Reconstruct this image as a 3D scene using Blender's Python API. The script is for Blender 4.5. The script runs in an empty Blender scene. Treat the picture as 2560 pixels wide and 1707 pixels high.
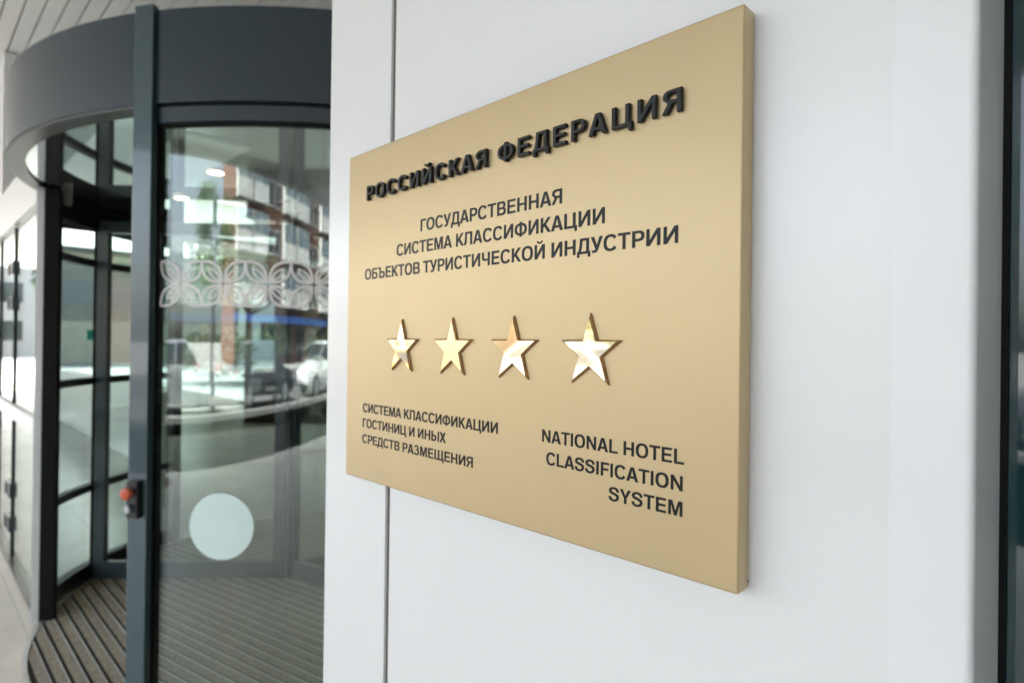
import bpy, bmesh, math, random
from mathutils import Vector, Matrix
R = math.radians
random.seed(7)
scene = bpy.context.scene
COL = scene.collection

# ------------------------------------------------------------------ camera
FPX = 1500.12
YAW, PITCH, ROLL = R(-44.393), R(0.1656), R(0.7256)
CAM = Vector((0.80412, -0.46903, 1.5))
fw = Vector((math.sin(YAW) * math.cos(PITCH), math.cos(YAW) * math.cos(PITCH), math.sin(PITCH)))
r0 = Vector((math.cos(YAW), -math.sin(YAW), 0))
u0 = r0.cross(fw)
rt = math.cos(ROLL) * r0 + math.sin(ROLL) * u0
up = -math.sin(ROLL) * r0 + math.cos(ROLL) * u0
cd = bpy.data.cameras.new("camera")
cam = bpy.data.objects.new("camera", cd)
COL.objects.link(cam)
M = Matrix((rt, up, -fw)).transposed().to_4x4()
M.translation = CAM
cam.matrix_world = M
cd.sensor_fit = 'HORIZONTAL'
cd.sensor_width = 36.0
cd.lens = 36.0 * FPX / 2560.0
cd.clip_start, cd.clip_end = 0.02, 2000.0
cd.dof.use_dof = True
cd.dof.focus_distance = 0.60
cd.dof.aperture_fstop = 4.8
cd.dof.aperture_blades = 7
scene.camera = cam

# ------------------------------------------------------------------ world, sun, exposure
SUN_EL, SUN_AZ = R(46), R(283)         # azimuth clockwise from +Y (veiled sun, left and behind the hotel)
world = bpy.data.worlds.new("World")
scene.world = world
world.use_nodes = True
nt = world.node_tree
for n in list(nt.nodes):
    nt.nodes.remove(n)
sky = nt.nodes.new("ShaderNodeTexSky")
sky.sky_type = 'NISHITA'
sky.sun_disc = False
sky.sun_elevation = SUN_EL
sky.sun_rotation = SUN_AZ
sky.air_density = 1.0
sky.dust_density = 4.0
sky.ozone_density = 1.0
hs = nt.nodes.new("ShaderNodeHueSaturation")
hs.inputs['Saturation'].default_value = 0.55     # thin bright overcast
bg = nt.nodes.new("ShaderNodeBackground")
bg.inputs['Strength'].default_value = 0.15
wo = nt.nodes.new("ShaderNodeOutputWorld")
nt.links.new(sky.outputs[0], hs.inputs['Color'])
nt.links.new(hs.outputs[0], bg.inputs['Color'])
nt.links.new(bg.outputs[0], wo.inputs[0])
sl = bpy.data.lights.new("sun", 'SUN')
sl.energy = 4.6
sl.angle = R(12)
sl.color = (1.0, 0.99, 0.975)
so = bpy.data.objects.new("sun", sl)
COL.objects.link(so)
sd = Vector((math.sin(SUN_AZ) * math.cos(SUN_EL), math.cos(SUN_AZ) * math.cos(SUN_EL), math.sin(SUN_EL)))
so.rotation_euler = sd.to_track_quat('Z', 'Y').to_euler()
vs = scene.view_settings
vs.view_transform = 'Standard'
vs.look = 'None'
vs.gamma = 1.0
vs.use_curve_mapping = False
vs.exposure = 2.82
cy = scene.cycles
cy.use_denoising = True
cy.max_bounces = 12
cy.diffuse_bounces = 5
cy.glossy_bounces = 6
cy.transmission_bounces = 10
cy.transparent_max_bounces = 48
cy.caustics_reflective = False
cy.caustics_refractive = False
cy.sample_clamp_indirect = 6.0

# ------------------------------------------------------------------ materials
MATS = {}

def new_mat(name):
    m = bpy.data.materials.new(name)
    m.use_nodes = True
    t = m.node_tree
    for n in list(t.nodes):
        t.nodes.remove(n)
    out = t.nodes.new("ShaderNodeOutputMaterial")
    MATS[name] = m
    return m, t, out

def pbr(name, col, rough=0.5, metal=0.0, ior=1.5, var=0.0, vscale=8.0, bump=0.0, bscale=200.0, rvar=0.0,
        emit=None, estr=0.0, coat=0.0, stretch=(1, 1, 1), alpha=1.0, specks=0.0):
    """Principled material with noise variation of colour, roughness and relief."""
    m, t, out = new_mat(name)
    p = t.nodes.new("ShaderNodeBsdfPrincipled")
    p.inputs['Base Color'].default_value = (*col, 1)
    p.inputs['Roughness'].default_value = rough
    p.inputs['Metallic'].default_value = metal
    p.inputs['IOR'].default_value = ior
    p.inputs['Coat Weight'].default_value = coat
    p.inputs['Coat Roughness'].default_value = 0.05
    p.inputs['Alpha'].default_value = alpha
    if emit:
        p.inputs['Emission Color'].default_value = (*emit, 1)
        p.inputs['Emission Strength'].default_value = estr
    t.links.new(p.outputs[0], out.inputs[0])
    if var or bump or rvar:
        tc = t.nodes.new("ShaderNodeTexCoord")
        mp = t.nodes.new("ShaderNodeMapping")
        mp.inputs['Scale'].default_value = stretch
        t.links.new(tc.outputs['Object'], mp.inputs['Vector'])
    if var or rvar:
        no = t.nodes.new("ShaderNodeTexNoise")
        no.inputs['Scale'].default_value = vscale
        no.inputs['Detail'].default_value = 6
        t.links.new(mp.outputs[0], no.inputs['Vector'])
    if var:
        ra = t.nodes.new("ShaderNodeMapRange")
        ra.inputs['From Min'].default_value = 0.3
        ra.inputs['From Max'].default_value = 0.7
        ra.inputs['To Min'].default_value = 1 - var
        ra.inputs['To Max'].default_value = 1 + var
        t.links.new(no.outputs['Fac'], ra.inputs['Value'])
        mx = t.nodes.new("ShaderNodeVectorMath")
        mx.operation = 'SCALE'
        mx.inputs[0].default_value = col
        t.links.new(ra.outputs[0], mx.inputs['Scale'])
        t.links.new(mx.outputs[0], p.inputs['Base Color'])
    if var and specks:
        # sparse little marks of dirt
        vo = t.nodes.new("ShaderNodeTexVoronoi")
        vo.inputs['Scale'].default_value = 17
        t.links.new(mp.outputs[0], vo.inputs['Vector'])
        sx_ = t.nodes.new("ShaderNodeSeparateColor")
        t.links.new(vo.outputs['Color'], sx_.inputs[0])
        rad = t.nodes.new("ShaderNodeMapRange")       # most cells keep no mark at all
        rad.inputs['From Min'].default_value = 0.75
        rad.inputs['From Max'].default_value = 1.0
        rad.inputs['To Min'].default_value = 0.0
        rad.inputs['To Max'].default_value = 0.035
        t.links.new(sx_.outputs[0], rad.inputs['Value'])
        lt = t.nodes.new("ShaderNodeMath")
        lt.operation = 'LESS_THAN'
        t.links.new(vo.outputs['Distance'], lt.inputs[0])
        t.links.new(rad.outputs[0], lt.inputs[1])
        dk = t.nodes.new("ShaderNodeMath")
        dk.operation = 'MULTIPLY_ADD'
        dk.inputs[1].default_value = -specks
        dk.inputs[2].default_value = 1.0
        t.links.new(lt.outputs[0], dk.inputs[0])
        m2 = t.nodes.new("ShaderNodeVectorMath")
        m2.operation = 'SCALE'
        t.links.new(mx.outputs[0], m2.inputs[0])
        t.links.new(dk.outputs[0], m2.inputs['Scale'])
        t.links.new(m2.outputs[0], p.inputs['Base Color'])
    if rvar:
        rb = t.nodes.new("ShaderNodeMapRange")
        rb.inputs['From Min'].default_value = 0.3
        rb.inputs['From Max'].default_value = 0.7
        rb.inputs['To Min'].default_value = max(0.0, rough - rvar)
        rb.inputs['To Max'].default_value = rough + rvar
        t.links.new(no.outputs['Fac'], rb.inputs['Value'])
        t.links.new(rb.outputs[0], p.inputs['Roughness'])
    if bump:
        nb = t.nodes.new("ShaderNodeTexNoise")
        nb.inputs['Scale'].default_value = bscale
        nb.inputs['Detail'].default_value = 4
        t.links.new(mp.outputs[0], nb.inputs['Vector'])
        bu = t.nodes.new("ShaderNodeBump")
        bu.inputs['Strength'].default_value = bump
        bu.inputs['Distance'].default_value = 0.002
        t.links.new(nb.outputs['Fac'], bu.inputs['Height'])
        t.links.new(bu.outputs[0], p.inputs['Normal'])
    return m

def glass_mat(name, tint, f0):
    """Thin architectural glass: clear tinted see-through plus a Schlick mirror share."""
    m, t, out = new_mat(name)
    geo = t.nodes.new("ShaderNodeNewGeometry")
    dot = t.nodes.new("ShaderNodeVectorMath")
    dot.operation = 'DOT_PRODUCT'
    t.links.new(geo.outputs['Incoming'], dot.inputs[0])
    t.links.new(geo.outputs['Normal'], dot.inputs[1])
    def mt(op, a, b=None):
        n = t.nodes.new("ShaderNodeMath")
        n.operation = op
        for i, v in enumerate((a, b)):
            if v is None:
                continue
            if isinstance(v, (int, float)):
                n.inputs[i].default_value = v
            else:
                t.links.new(v, n.inputs[i])
        return n.outputs[0]
    c = mt('ABSOLUTE', dot.outputs['Value'])
    k = mt('POWER', mt('SUBTRACT', 1.0, c), 5.0)
    fac = mt('ADD', mt('MULTIPLY', k, 1.0 - f0), f0)
    tr = t.nodes.new("ShaderNodeBsdfTransparent")
    tr.inputs[0].default_value = (*tint, 1)
    gl = t.nodes.new("ShaderNodeBsdfGlossy")
    gl.inputs['Roughness'].default_value = 0.0
    gl.inputs[0].default_value = (0.95, 1.0, 0.98, 1)
    mx = t.nodes.new("ShaderNodeMixShader")
    t.links.new(fac, mx.inputs[0])
    t.links.new(tr.outputs[0], mx.inputs[1])
    t.links.new(gl.outputs[0], mx.inputs[2])
    t.links.new(mx.outputs[0], out.inputs[0])
    return m

pbr("white_panel", (0.79, 0.815, 0.82), 0.30, var=0.008, vscale=3, coat=0.25, specks=0.12)
MATS["white_panel"].node_tree.nodes["Principled BSDF"].inputs["Coat Roughness"].default_value = 0.18
pbr("white_trim", (0.81, 0.835, 0.85), 0.36, coat=0.1)
pbr("joint_dark", (0.10, 0.095, 0.08), 0.8)
pbr("joint_grey", (0.13, 0.125, 0.10), 0.7)
pbr("gold_satin", (0.575, 0.450, 0.255), 0.465, metal=0.57, var=0.015, vscale=14, bump=0.10, bscale=2200, coat=0.22, specks=0.35)
MATS["gold_satin"].node_tree.nodes["Principled BSDF"].inputs["Coat Roughness"].default_value = 0.28
pbr("gold_edge", (0.66, 0.52, 0.28), 0.45, metal=0.55, var=0.03, vscale=30)
pbr("gold_mirror", (0.95, 0.80, 0.54), 0.045, metal=1.0)
pbr("gold_brushed", (0.93, 0.74, 0.42), 0.24, metal=1.0, var=0.02, vscale=60, stretch=(1, 1, 30))
pbr("star_rim", (0.36, 0.19, 0.065), 0.38, metal=0.35, var=0.2, vscale=150)
pbr("letter_black", (0.007, 0.009, 0.008), 0.42, ior=1.4, var=0.3, vscale=120, bump=0.1, bscale=900)
pbr("vinyl_black", (0.008, 0.009, 0.010), 0.38, ior=1.33, var=0.1, vscale=60)
pbr("screw_dark", (0.05, 0.035, 0.02), 0.6)
pbr("anthracite", (0.013, 0.030, 0.042), 0.36, var=0.05, vscale=6, coat=0.2)
pbr("anthracite_post", (0.036, 0.074, 0.084), 0.26, var=0.04, vscale=6, coat=0.6)
pbr("frame_dark", (0.010, 0.014, 0.014), 0.42, var=0.08, vscale=10)
pbr("post_mauve", (0.20, 0.195, 0.205), 0.3, coat=0.3)
pbr("post_grey", (0.60, 0.63, 0.64), 0.3, coat=0.3)
pbr("frame_grey", (0.052, 0.074, 0.084), 0.33, var=0.06, vscale=10, coat=0.2)
pbr("rubber_black", (0.003, 0.004, 0.004), 0.7, ior=1.3)
pbr("trim_steel", (0.11, 0.11, 0.107), 0.34, metal=0.85)
pbr("mirror_ceiling", (0.86, 0.90, 0.89), 0.03, metal=0.95)
pbr("sticker_mint", (0.76, 0.96, 0.93), 0.5, var=0.02, vscale=10)
pbr("frost_film", (0.88, 0.87, 0.855), 0.6, alpha=0.92)
pbr("plastic_black", (0.012, 0.013, 0.013), 0.4)
pbr("button_red", (0.62, 0.10, 0.035), 0.4)
pbr("chrome", (0.40, 0.42, 0.45), 0.25, metal=1.0)
pbr("mat_carpet", (0.29, 0.262, 0.205), 0.95, var=0.3, vscale=60, bump=0.8, bscale=350)
pbr("mat_profile", (0.62, 0.63, 0.62), 0.42, metal=0.7, var=0.12, vscale=20)
pbr("mat_base", (0.018, 0.017, 0.014), 0.9)
pbr("soffit_white", (0.92, 0.925, 0.91), 0.45, var=0.02, vscale=1.5)
pbr("soffit_gap", (0.16, 0.155, 0.14), 0.8)
pbr("soffit_trim", (0.60, 0.56, 0.49), 0.5)
pbr("wall_white", (0.78, 0.79, 0.79), 0.35, var=0.02, vscale=2)
pbr("lobby_white", (0.80, 0.82, 0.81), 0.4, var=0.02, vscale=2)
pbr("lobby_ceiling", (0.76, 0.78, 0.75), 0.7, var=0.03, vscale=1)
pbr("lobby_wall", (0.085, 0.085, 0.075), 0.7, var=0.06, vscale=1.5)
pbr("wood_dark", (0.045, 0.026, 0.018), 0.35, var=0.25, vscale=6, stretch=(6, 6, 0.6))
pbr("lamp_glow", (1, 1, 1), 0.5, emit=(1.0, 0.80, 0.50), estr=14)
pbr("lamp_ring", (0.75, 0.62, 0.40), 0.3, metal=0.8)
pbr("teal_paint", (0.02, 0.38, 0.33), 0.4)
pbr("ceramic_white", (0.8, 0.8, 0.79), 0.25)
pbr("dark_glass", (0.018, 0.058, 0.066), 0.03, ior=1.62)
glass_mat("glass_clear", (0.93, 0.965, 0.95), 0.055)
glass_mat("glass_curved", (0.84, 0.89, 0.865), 0.08)
glass_mat("glass_smoke", (0.56, 0.61, 0.60), 0.06)
pbr("frost_faint", (0.62, 0.63, 0.62), 0.6, alpha=0.22)
glass_mat("glass_facade", (0.93, 0.96, 0.95), 0.09)
# street
pbr("pale_stone", (0.34, 0.335, 0.32), 0.5, var=0.2, vscale=3)
pbr("asphalt", (0.055, 0.055, 0.056), 0.85, var=0.15, vscale=2, bump=0.6, bscale=90)
pbr("asphalt_worn", (0.16, 0.16, 0.158), 0.85, var=0.2, vscale=1.5, bump=0.6, bscale=90)
pbr("road_paint", (0.75, 0.75, 0.73), 0.6, var=0.08, vscale=8)
pbr("kerb_stone", (0.38, 0.37, 0.35), 0.8, var=0.1, vscale=5)
pbr("brick_red", (0.185, 0.085, 0.062), 0.85, var=0.15, vscale=3)
pbr("balcony_white", (0.70, 0.69, 0.66), 0.7, var=0.05, vscale=2)
pbr("balcony_glass", (0.16, 0.20, 0.23), 0.08, ior=1.8)
pbr("window_dark", (0.03, 0.035, 0.04), 0.05, ior=1.7)
pbr("window_white", (0.78, 0.78, 0.77), 0.5)
pbr("plaster_orange", (0.60, 0.45, 0.33), 0.85, var=0.06, vscale=1)
pbr("plaster_cream", (0.62, 0.57, 0.46), 0.85, var=0.06, vscale=1)
pbr("plaster_white", (0.76, 0.77, 0.78), 0.8, var=0.04, vscale=1)
pbr("plaster_grey", (0.40, 0.40, 0.39), 0.85, var=0.06, vscale=1)
pbr("roof_pale", (0.30, 0.29, 0.26), 0.8, var=0.1, vscale=1)
pbr("window_pale", (0.24, 0.26, 0.27), 0.2)
pbr("roof_grey", (0.15, 0.15, 0.15), 0.8)
pbr("awning_blue", (0.03, 0.09, 0.32), 0.5)
pbr("bark", (0.09, 0.065, 0.045), 0.9, var=0.3, vscale=20, bump=0.8, bscale=40)
pbr("leaf_green", (0.075, 0.135, 0.022), 0.55, var=0.45, vscale=1.6)
pbr("leaf_dark", (0.030, 0.070, 0.018), 0.55, var=0.45, vscale=1.6)
pbr("leaf_yellow", (0.15, 0.155, 0.025), 0.55, var=0.4, vscale=1.6)
pbr("grass_green", (0.07, 0.12, 0.03), 0.9, var=0.4, vscale=5)
pbr("paint_white", (0.80, 0.80, 0.80), 0.25, coat=0.8)
pbr("paint_silver", (0.45, 0.47, 0.49), 0.3, metal=0.5, coat=0.8)
pbr("paint_yellow", (0.72, 0.46, 0.03), 0.3, coat=0.8)
pbr("paint_dark", (0.03, 0.035, 0.05), 0.25, coat=0.8)
pbr("tyre", (0.02, 0.02, 0.02), 0.8)
pbr("lamp_clear", (0.8, 0.8, 0.82), 0.1, ior=1.6)
pbr("lamp_red", (0.4, 0.02, 0.02), 0.2)

def tile_mat(name, c1, c2, grout, size, rough, spec_var=0.08):
    m, t, out = new_mat(name)
    p = t.nodes.new("ShaderNodeBsdfPrincipled")
    tc = t.nodes.new("ShaderNodeTexCoord")
    br = t.nodes.new("ShaderNodeTexBrick")
    br.offset = 0.0
    br.inputs['Color1'].default_value = (*c1, 1)
    br.inputs['Color2'].default_value = (*c2, 1)
    br.inputs['Mortar'].default_value = (*grout, 1)
    br.inputs['Scale'].default_value = 1.0
    br.inputs['Mortar Size'].default_value = 0.003
    br.inputs['Brick Width'].default_value = size
    br.inputs['Row Height'].default_value = size
    t.links.new(tc.outputs['Object'], br.inputs['Vector'])
    sp = t.nodes.new("ShaderNodeTexNoise")
    sp.inputs['Scale'].default_value = 160
    sp.inputs['Detail'].default_value = 3
    t.links.new(tc.outputs['Object'], sp.inputs['Vector'])
    st = t.nodes.new("ShaderNodeTexNoise")
    st.inputs['Scale'].default_value = 1.7
    st.inputs['Detail'].default_value = 7
    t.links.new(tc.outputs['Object'], st.inputs['Vector'])
    ad = t.nodes.new("ShaderNodeMath")
    ad.operation = 'ADD'
    t.links.new(sp.outputs['Fac'], ad.inputs[0])
    t.links.new(st.outputs['Fac'], ad.inputs[1])
    ra = t.nodes.new("ShaderNodeMapRange")
    ra.inputs['From Min'].default_value = 0.65
    ra.inputs['From Max'].default_value = 1.35
    ra.inputs['To Min'].default_value = 0.72
    ra.inputs['To Max'].default_value = 1.25
    t.links.new(ad.outputs[0], ra.inputs['Value'])
    sc = t.nodes.new("ShaderNodeVectorMath")
    sc.operation = 'SCALE'
    t.links.new(br.outputs['Color'], sc.inputs[0])
    t.links.new(ra.outputs[0], sc.inputs['Scale'])
    t.links.new(sc.outputs[0], p.inputs['Base Color'])
    p.inputs['Roughness'].default_value = rough
    bu = t.nodes.new("ShaderNodeBump")
    bu.inputs['Strength'].default_value = 0.25
    bu.inputs['Distance'].default_value = 0.002
    t.links.new(ra.outputs[0], bu.inputs['Height'])
    t.links.new(bu.outputs[0], p.inputs['Normal'])
    t.links.new(p.outputs[0], out.inputs[0])

tile_mat("granite", (0.75, 0.705, 0.62), (0.71, 0.665, 0.585), (0.52, 0.49, 0.44), 0.60, 0.38)
tile_mat("lobby_stone", (0.33, 0.34, 0.31), (0.30, 0.31, 0.29), (0.22, 0.22, 0.20), 0.60, 0.22)
tile_mat("paving", (0.42, 0.41, 0.39), (0.385, 0.375, 0.36), (0.27, 0.24, 0.23), 0.30, 0.8)

# ------------------------------------------------------------------ mesh builder
class MB:
    def __init__(s):
        s.v, s.f, s.mi = [], [], []
    def add(s, vs, fs, m=0, flip=False):
        o = len(s.v)
        s.v += [tuple(v) for v in vs]
        for f in fs:
            ff = [i + o for i in f]
            s.f.append(ff[::-1] if flip else ff)
            s.mi.append(m)
        return s
    def box(s, x0, x1, y0, y1, z0, z1, m=0):
        vs = [(x, y, z) for z in (z0, z1) for y in (y0, y1) for x in (x0, x1)]
        return s.add(vs, [(0, 2, 3, 1), (4, 5, 7, 6), (0, 1, 5, 4), (2, 6, 7, 3), (0, 4, 6, 2), (1, 3, 7, 5)], m)
    def obox(s, o, ex, ey, x0, x1, y0, y1, z0, z1, m=0):
        """box in a horizontal frame: origin o, unit axes ex, ey"""
        vs = [(o[0] + ex[0] * x + ey[0] * y, o[1] + ex[1] * x + ey[1] * y, z) for z in (z0, z1) for y in (y0, y1) for x in (x0, x1)]
        fl = ex[0] * ey[1] - ex[1] * ey[0] < 0
        return s.add(vs, [(0, 2, 3, 1), (4, 5, 7, 6), (0, 1, 5, 4), (2, 6, 7, 3), (0, 4, 6, 2), (1, 3, 7, 5)], m, fl)
    def arc(s, c, ra, rb, a0, a1, z0, z1, n=48, m=0):
        """curved bar: radii ra<rb, angles in degrees"""
        full = abs(a1 - a0) >= 359.9
        vs = []
        k = n if full else n + 1
        for i in range(k):
            a = R(a0 + (a1 - a0) * i / n)
            ca, sa = math.cos(a), math.sin(a)
            for r, z in ((ra, z0), (rb, z0), (rb, z1), (ra, z1)):
                vs.append((c[0] + r * ca, c[1] + r * sa, z))
        fs = []
        for i in range(n):
            j = (i + 1) % k
            for q in range(4):
                q2 = (q + 1) % 4
                fs.append((i * 4 + q, i * 4 + q2, j * 4 + q2, j * 4 + q))
        if not full:
            fs.append((0, 3, 2, 1))
            e = (k - 1) * 4
            fs.append((e, e + 1, e + 2, e + 3))
        return s.add(vs, fs, m, True)
    def cyl(s, c, axis, r, h, n=24, m=0, r2=None):
        axis = Vector(axis).normalized()
        t = axis.orthogonal().normalized()
        b = axis.cross(t)
        r2 = r if r2 is None else r2
        c = Vector(c)
        vs = [c + (t * math.cos(2 * math.pi * i / n) + b * math.sin(2 * math.pi * i / n)) * r for i in range(n)]
        vs += [c + axis * h + (t * math.cos(2 * math.pi * i / n) + b * math.sin(2 * math.pi * i / n)) * r2 for i in range(n)]
        fs = [tuple(range(n))[::-1], tuple(range(n, 2 * n))]
        fs += [(i, (i + 1) % n, n + (i + 1) % n, n + i) for i in range(n)]
        return s.add(vs, fs, m)
    def lathe(s, c, prof, n=24, m=0):
        vs = [(c[0] + r * math.cos(2 * math.pi * i / n), c[1] + r * math.sin(2 * math.pi * i / n), c[2] + z) for r, z in prof for i in range(n)]
        fs = []
        for k in range(len(prof) - 1):
            for i in range(n):
                j = (i + 1) % n
                fs.append((k * n + i, k * n + j, (k + 1) * n + j, (k + 1) * n + i))
        return s.add(vs, fs, m)
    def prism(s, poly, z0, z1, axis='z', m=0):
        """extrude a 2D polygon; axis 'z': (x,y); 'y': poly is (x,z) extruded over y; 'x': (y,z)"""
        n = len(poly)
        def P(p, h):
            return {'z': (p[0], p[1], h), 'y': (p[0], h, p[1]), 'x': (h, p[0], p[1])}[axis]
        vs = [P(p, z0) for p in poly] + [P(p, z1) for p in poly]
        fs = [tuple(range(n)), tuple(range(n, 2 * n))[::-1]] + [(i, n + i, n + (i + 1) % n, (i + 1) % n) for i in range(n)]
        return s.add(vs, fs, m)
    def build(s, name, mats, parent=None, bevel=0.0, seg=2, smooth=False, fixn=True, auto=None):
        me = bpy.data.meshes.new(name)
        me.from_pydata(s.v, [], s.f)
        if isinstance(mats, str):
            mats = [mats]
        for m in mats:
            me.materials.append(MATS[m])
        for p, i in zip(me.polygons, s.mi):
            p.material_index = i
        if fixn or bevel:
            b = bmesh.new()
            b.from_mesh(me)
            if fixn:
                bmesh.ops.recalc_face_normals(b, faces=b.faces)
            if bevel:
                ed = [e for e in b.edges if len(e.link_faces) == 2 and e.calc_face_angle(0) > R(30)]
                bmesh.ops.bevel(b, geom=ed, offset=bevel, segments=seg, profile=0.6, affect='EDGES', clamp_overlap=True)
            b.to_mesh(me)
            b.free()
        o = bpy.data.objects.new(name, me)
        COL.objects.link(o)
        if parent:
            o.parent = parent
            o.matrix_parent_inverse = parent.matrix_world.inverted() if False else Matrix.Translation(-parent.location)
        if smooth or auto is not None:
            for p in me.polygons:
                p.use_smooth = True
            if auto is not None:
                b = bmesh.new()
                b.from_mesh(me)
                for e in b.edges:
                    e.smooth = not (len(e.link_faces) == 2 and e.calc_face_angle(0) > R(auto))
                b.to_mesh(me)
                b.free()
        return o

def tag(o, label, cat, group=None, kind=None):
    o['label'] = label
    o['category'] = cat
    if group:
        o['group'] = group
    if kind:
        o['kind'] = kind
    return o

def thing(name, loc, label, cat, group=None):
    o = bpy.data.objects.new(name, None)
    o.empty_display_size = 0.2
    o.location = loc
    COL.objects.link(o)
    return tag(o, label, cat, group)

def struct(o):
    o['kind'] = 'structure'
    return o

def copy_tree(o, parent=None):
    c = o.copy()
    COL.objects.link(c)
    if parent:
        c.parent = parent
    for ch in list(o.children):
        copy_tree(ch, c)
    return c

# ------------------------------------------------------------------ ground and setting
WALL_Y = 0.0216
FAC_Y = 0.08
DC = (-2.4819, 1.6408)        # centre of the revolving door
struct(MB().box(-300, 300, -300, 300, -0.5, -0.004).build("ground", "paving"))
struct(MB().box(-45, 45, -5.2, FAC_Y - 0.012, -0.3, 0.0).build("pavement", "granite"))
struct(MB().box(-45, 45, -9.6, -5.2, -0.3, -0.004).build("pavement", "paving"))
g = MB()
g.box(-13.2, 1.2, FAC_Y - 0.012, 9.5, -0.3, 0.0)
struct(g.build("floor", "lobby_stone"))
struct(MB().box(-120, 120, -24, -13.5, -0.3, 0.0).build("road", "asphalt"))
struct(MB().box(-45, 45, -13.3, -9.8, -0.3, -0.001).build("parking_lane", "asphalt_worn"))
struct(MB().box(-45, 45, -9.8, -9.6, -0.3, 0.12).build("kerb", "kerb_stone", bevel=0.015))
struct(MB().box(-120, 120, -13.5, -13.3, -0.3, 0.1).build("kerb", "kerb_stone", bevel=0.015))
struct(MB().box(-120, 120, -24.2, -24, -0.3, 0.12).build("kerb", "kerb_stone", bevel=0.015))

# ------------------------------------------------------------------ white panel wall
wall = thing("panel_wall", (0.3, WALL_Y, 0), "white glossy metal panel wall carrying the gold plaque, with a thin dark vertical joint", "wall")
JX0, JX1 = 0.0735, 0.0843
WR = 0.747
WT = 3.72
pt = 0.03
MB().box(-0.0993, JX0, WALL_Y, WALL_Y + pt, 0.03, WT).build("cladding_panel", "white_panel", wall, bevel=0.0018)
MB().box(JX1, 0.720, WALL_Y, WALL_Y + pt, 0.03, WT).build("cladding_panel", "white_panel", wall, bevel=0.0012)
m = MB()
prof = [(0.6990, WALL_Y - 0.0004), (0.6990, WALL_Y - 0.0001), (0.7205, WALL_Y - 0.0001), (0.7205, 0.156), (WR, 0.156)]
prof += [(WR - 0.006 + 0.006 * math.cos(R(t_)), WALL_Y - 0.0004 + 0.006 - 0.006 * math.sin(R(t_))) for t_ in range(0, 91, 15)]
m.prism(prof, 0.03, WT)
m.build("edge_trim", "white_trim", wall, auto=30)
MB().box(-0.094, WR - 0.055, WALL_Y + pt + 0.001, 0.36, 0, WT).build("backing", "joint_dark", wall)
MB().box(JX0 - 0.001, JX1 + 0.001, WALL_Y + 0.0045, WALL_Y + 0.02, 0.03, WT).build("joint_strip", "joint_grey", wall)

win = thing("window", (1.4, 0.16, 0), "dark reflecting window with black gasket at the right end of the white wall", "window")
MB().box(WR - 0.01, WR + 0.0045, 0.157, 0.20, 0.03, WT).build("gasket", "rubber_black", win)
MB().box(WR + 0.0046, 3.6, 0.166, 0.19, 0.03, WT).build("pane", "dark_glass", win)
MB().box(3.6, 3.7, 0.095, 0.25, 0.03, WT).build("frame", "frame_dark", win)

sw_ = thing("light_block_wall", (3.9, -1.6, 0), "unseen pale wall added right of the window to block light from that side", "wall")  # added out of view to shade the plaque edge and reveal from the right
MB().box(3.71, 4.1, -2.6, 0.5, 0, 3.70).build("stone_face", "pale_stone", sw_, bevel=0.01)
MB().box(3.66, 3.705, -2.6, 0.09, 0, 0.14).build("plinth", "pale_stone", sw_)

# ------------------------------------------------------------------ gold plaque
SZ0, SH, SW, ST = 1.30176, 0.47198, 0.600, 0.0216
sign = thing("sign_plaque", (0.3, WALL_Y, SZ0), "thick gold hotel classification plaque with black lettering and four gold stars on the white wall", "sign")
pl = MB().box(0, SW, 0, ST - 0.0015, SZ0, SZ0 + SH)
po = pl.build("plate", "gold_satin", sign, bevel=0.0022, seg=3, auto=40)
m = MB()
for bx, bz, br_ in ((SW - 0.003, SZ0 + 0.0025, 0.0030), (SW - 0.0008, SZ0 + 0.006, 0.0014), (SW - 0.012, SZ0 + 0.0008, 0.0014)):
    m.lathe((bx, ST - 0.0025, bz - br_), [(0, 0), (br_ * .8, br_ * .3), (br_, br_), (br_ * .7, br_ * 1.6), (0, br_ * 2)], 8)
m.build("adhesive_residue", "screw_dark", sign)
MB().box(0.012, SW - 0.012, ST - 0.0016, ST + 0.001, SZ0 + 0.012, SZ0 + SH - 0.012).build("mounting_back", "joint_dark", sign)

# --- letter outlines drawn as polygons (cap height 1): bold grotesque capitals
S_, H_ = 0.190, 0.160         # stem and bar weights

def el(cx, cy, rx, ry, a0, a1, n=20, e=2.35):
    P = []
    for i in range(n + 1):
        a = R(a0 + (a1 - a0) * i / n)
        c, s = math.cos(a), math.sin(a)
        P.append((cx + rx * math.copysign(abs(c) ** (2 / e), c), cy + ry * math.copysign(abs(s) ** (2 / e), s)))
    return P

def rect(x0, x1, y0, y1):
    return [(x0, y0), (x1, y0), (x1, y1), (x0, y1)]

def shift(cs, dx):
    return [[(x + dx, y) for x, y in c] for c in cs]

def mirror(cs, w):
    return [[(w - x, y) for x, y in c] for c in cs]

def bowl(x0, x1, y0, y1, e=2.6):
    """right half of a D: straight left edge at x0, rounded right side to x1"""
    r = min(x1 - x0, (y1 - y0) * 0.62)
    return [(x0, y0)] + el(x1 - r, (y0 + y1) / 2, r, (y1 - y0) / 2, -90, 90, 16, e) + [(x0, y1)]

def g_P(w=0.72):
    out = [(0, 0), (S_, 0), (S_, 0.36)] + bowl(S_, w, 0.36, 1.0)[1:-1] + [(0, 1)]
    return [out, bowl(S_, w - S_, 0.36 + H_, 1 - H_)], w

def g_R(w=0.77):
    cs, pw = g_P(0.74)
    out = [(0, 0), (S_, 0), (S_, 0.40), (0.36, 0.40), (0.55, 0), (w, 0), (0.55, 0.425)] + bowl(S_, 0.74, 0.40, 1.0)[8:-1] + [(0, 1)]
    return [out, bowl(S_, 0.74 - S_, 0.40 + H_, 1 - H_)], w

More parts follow.
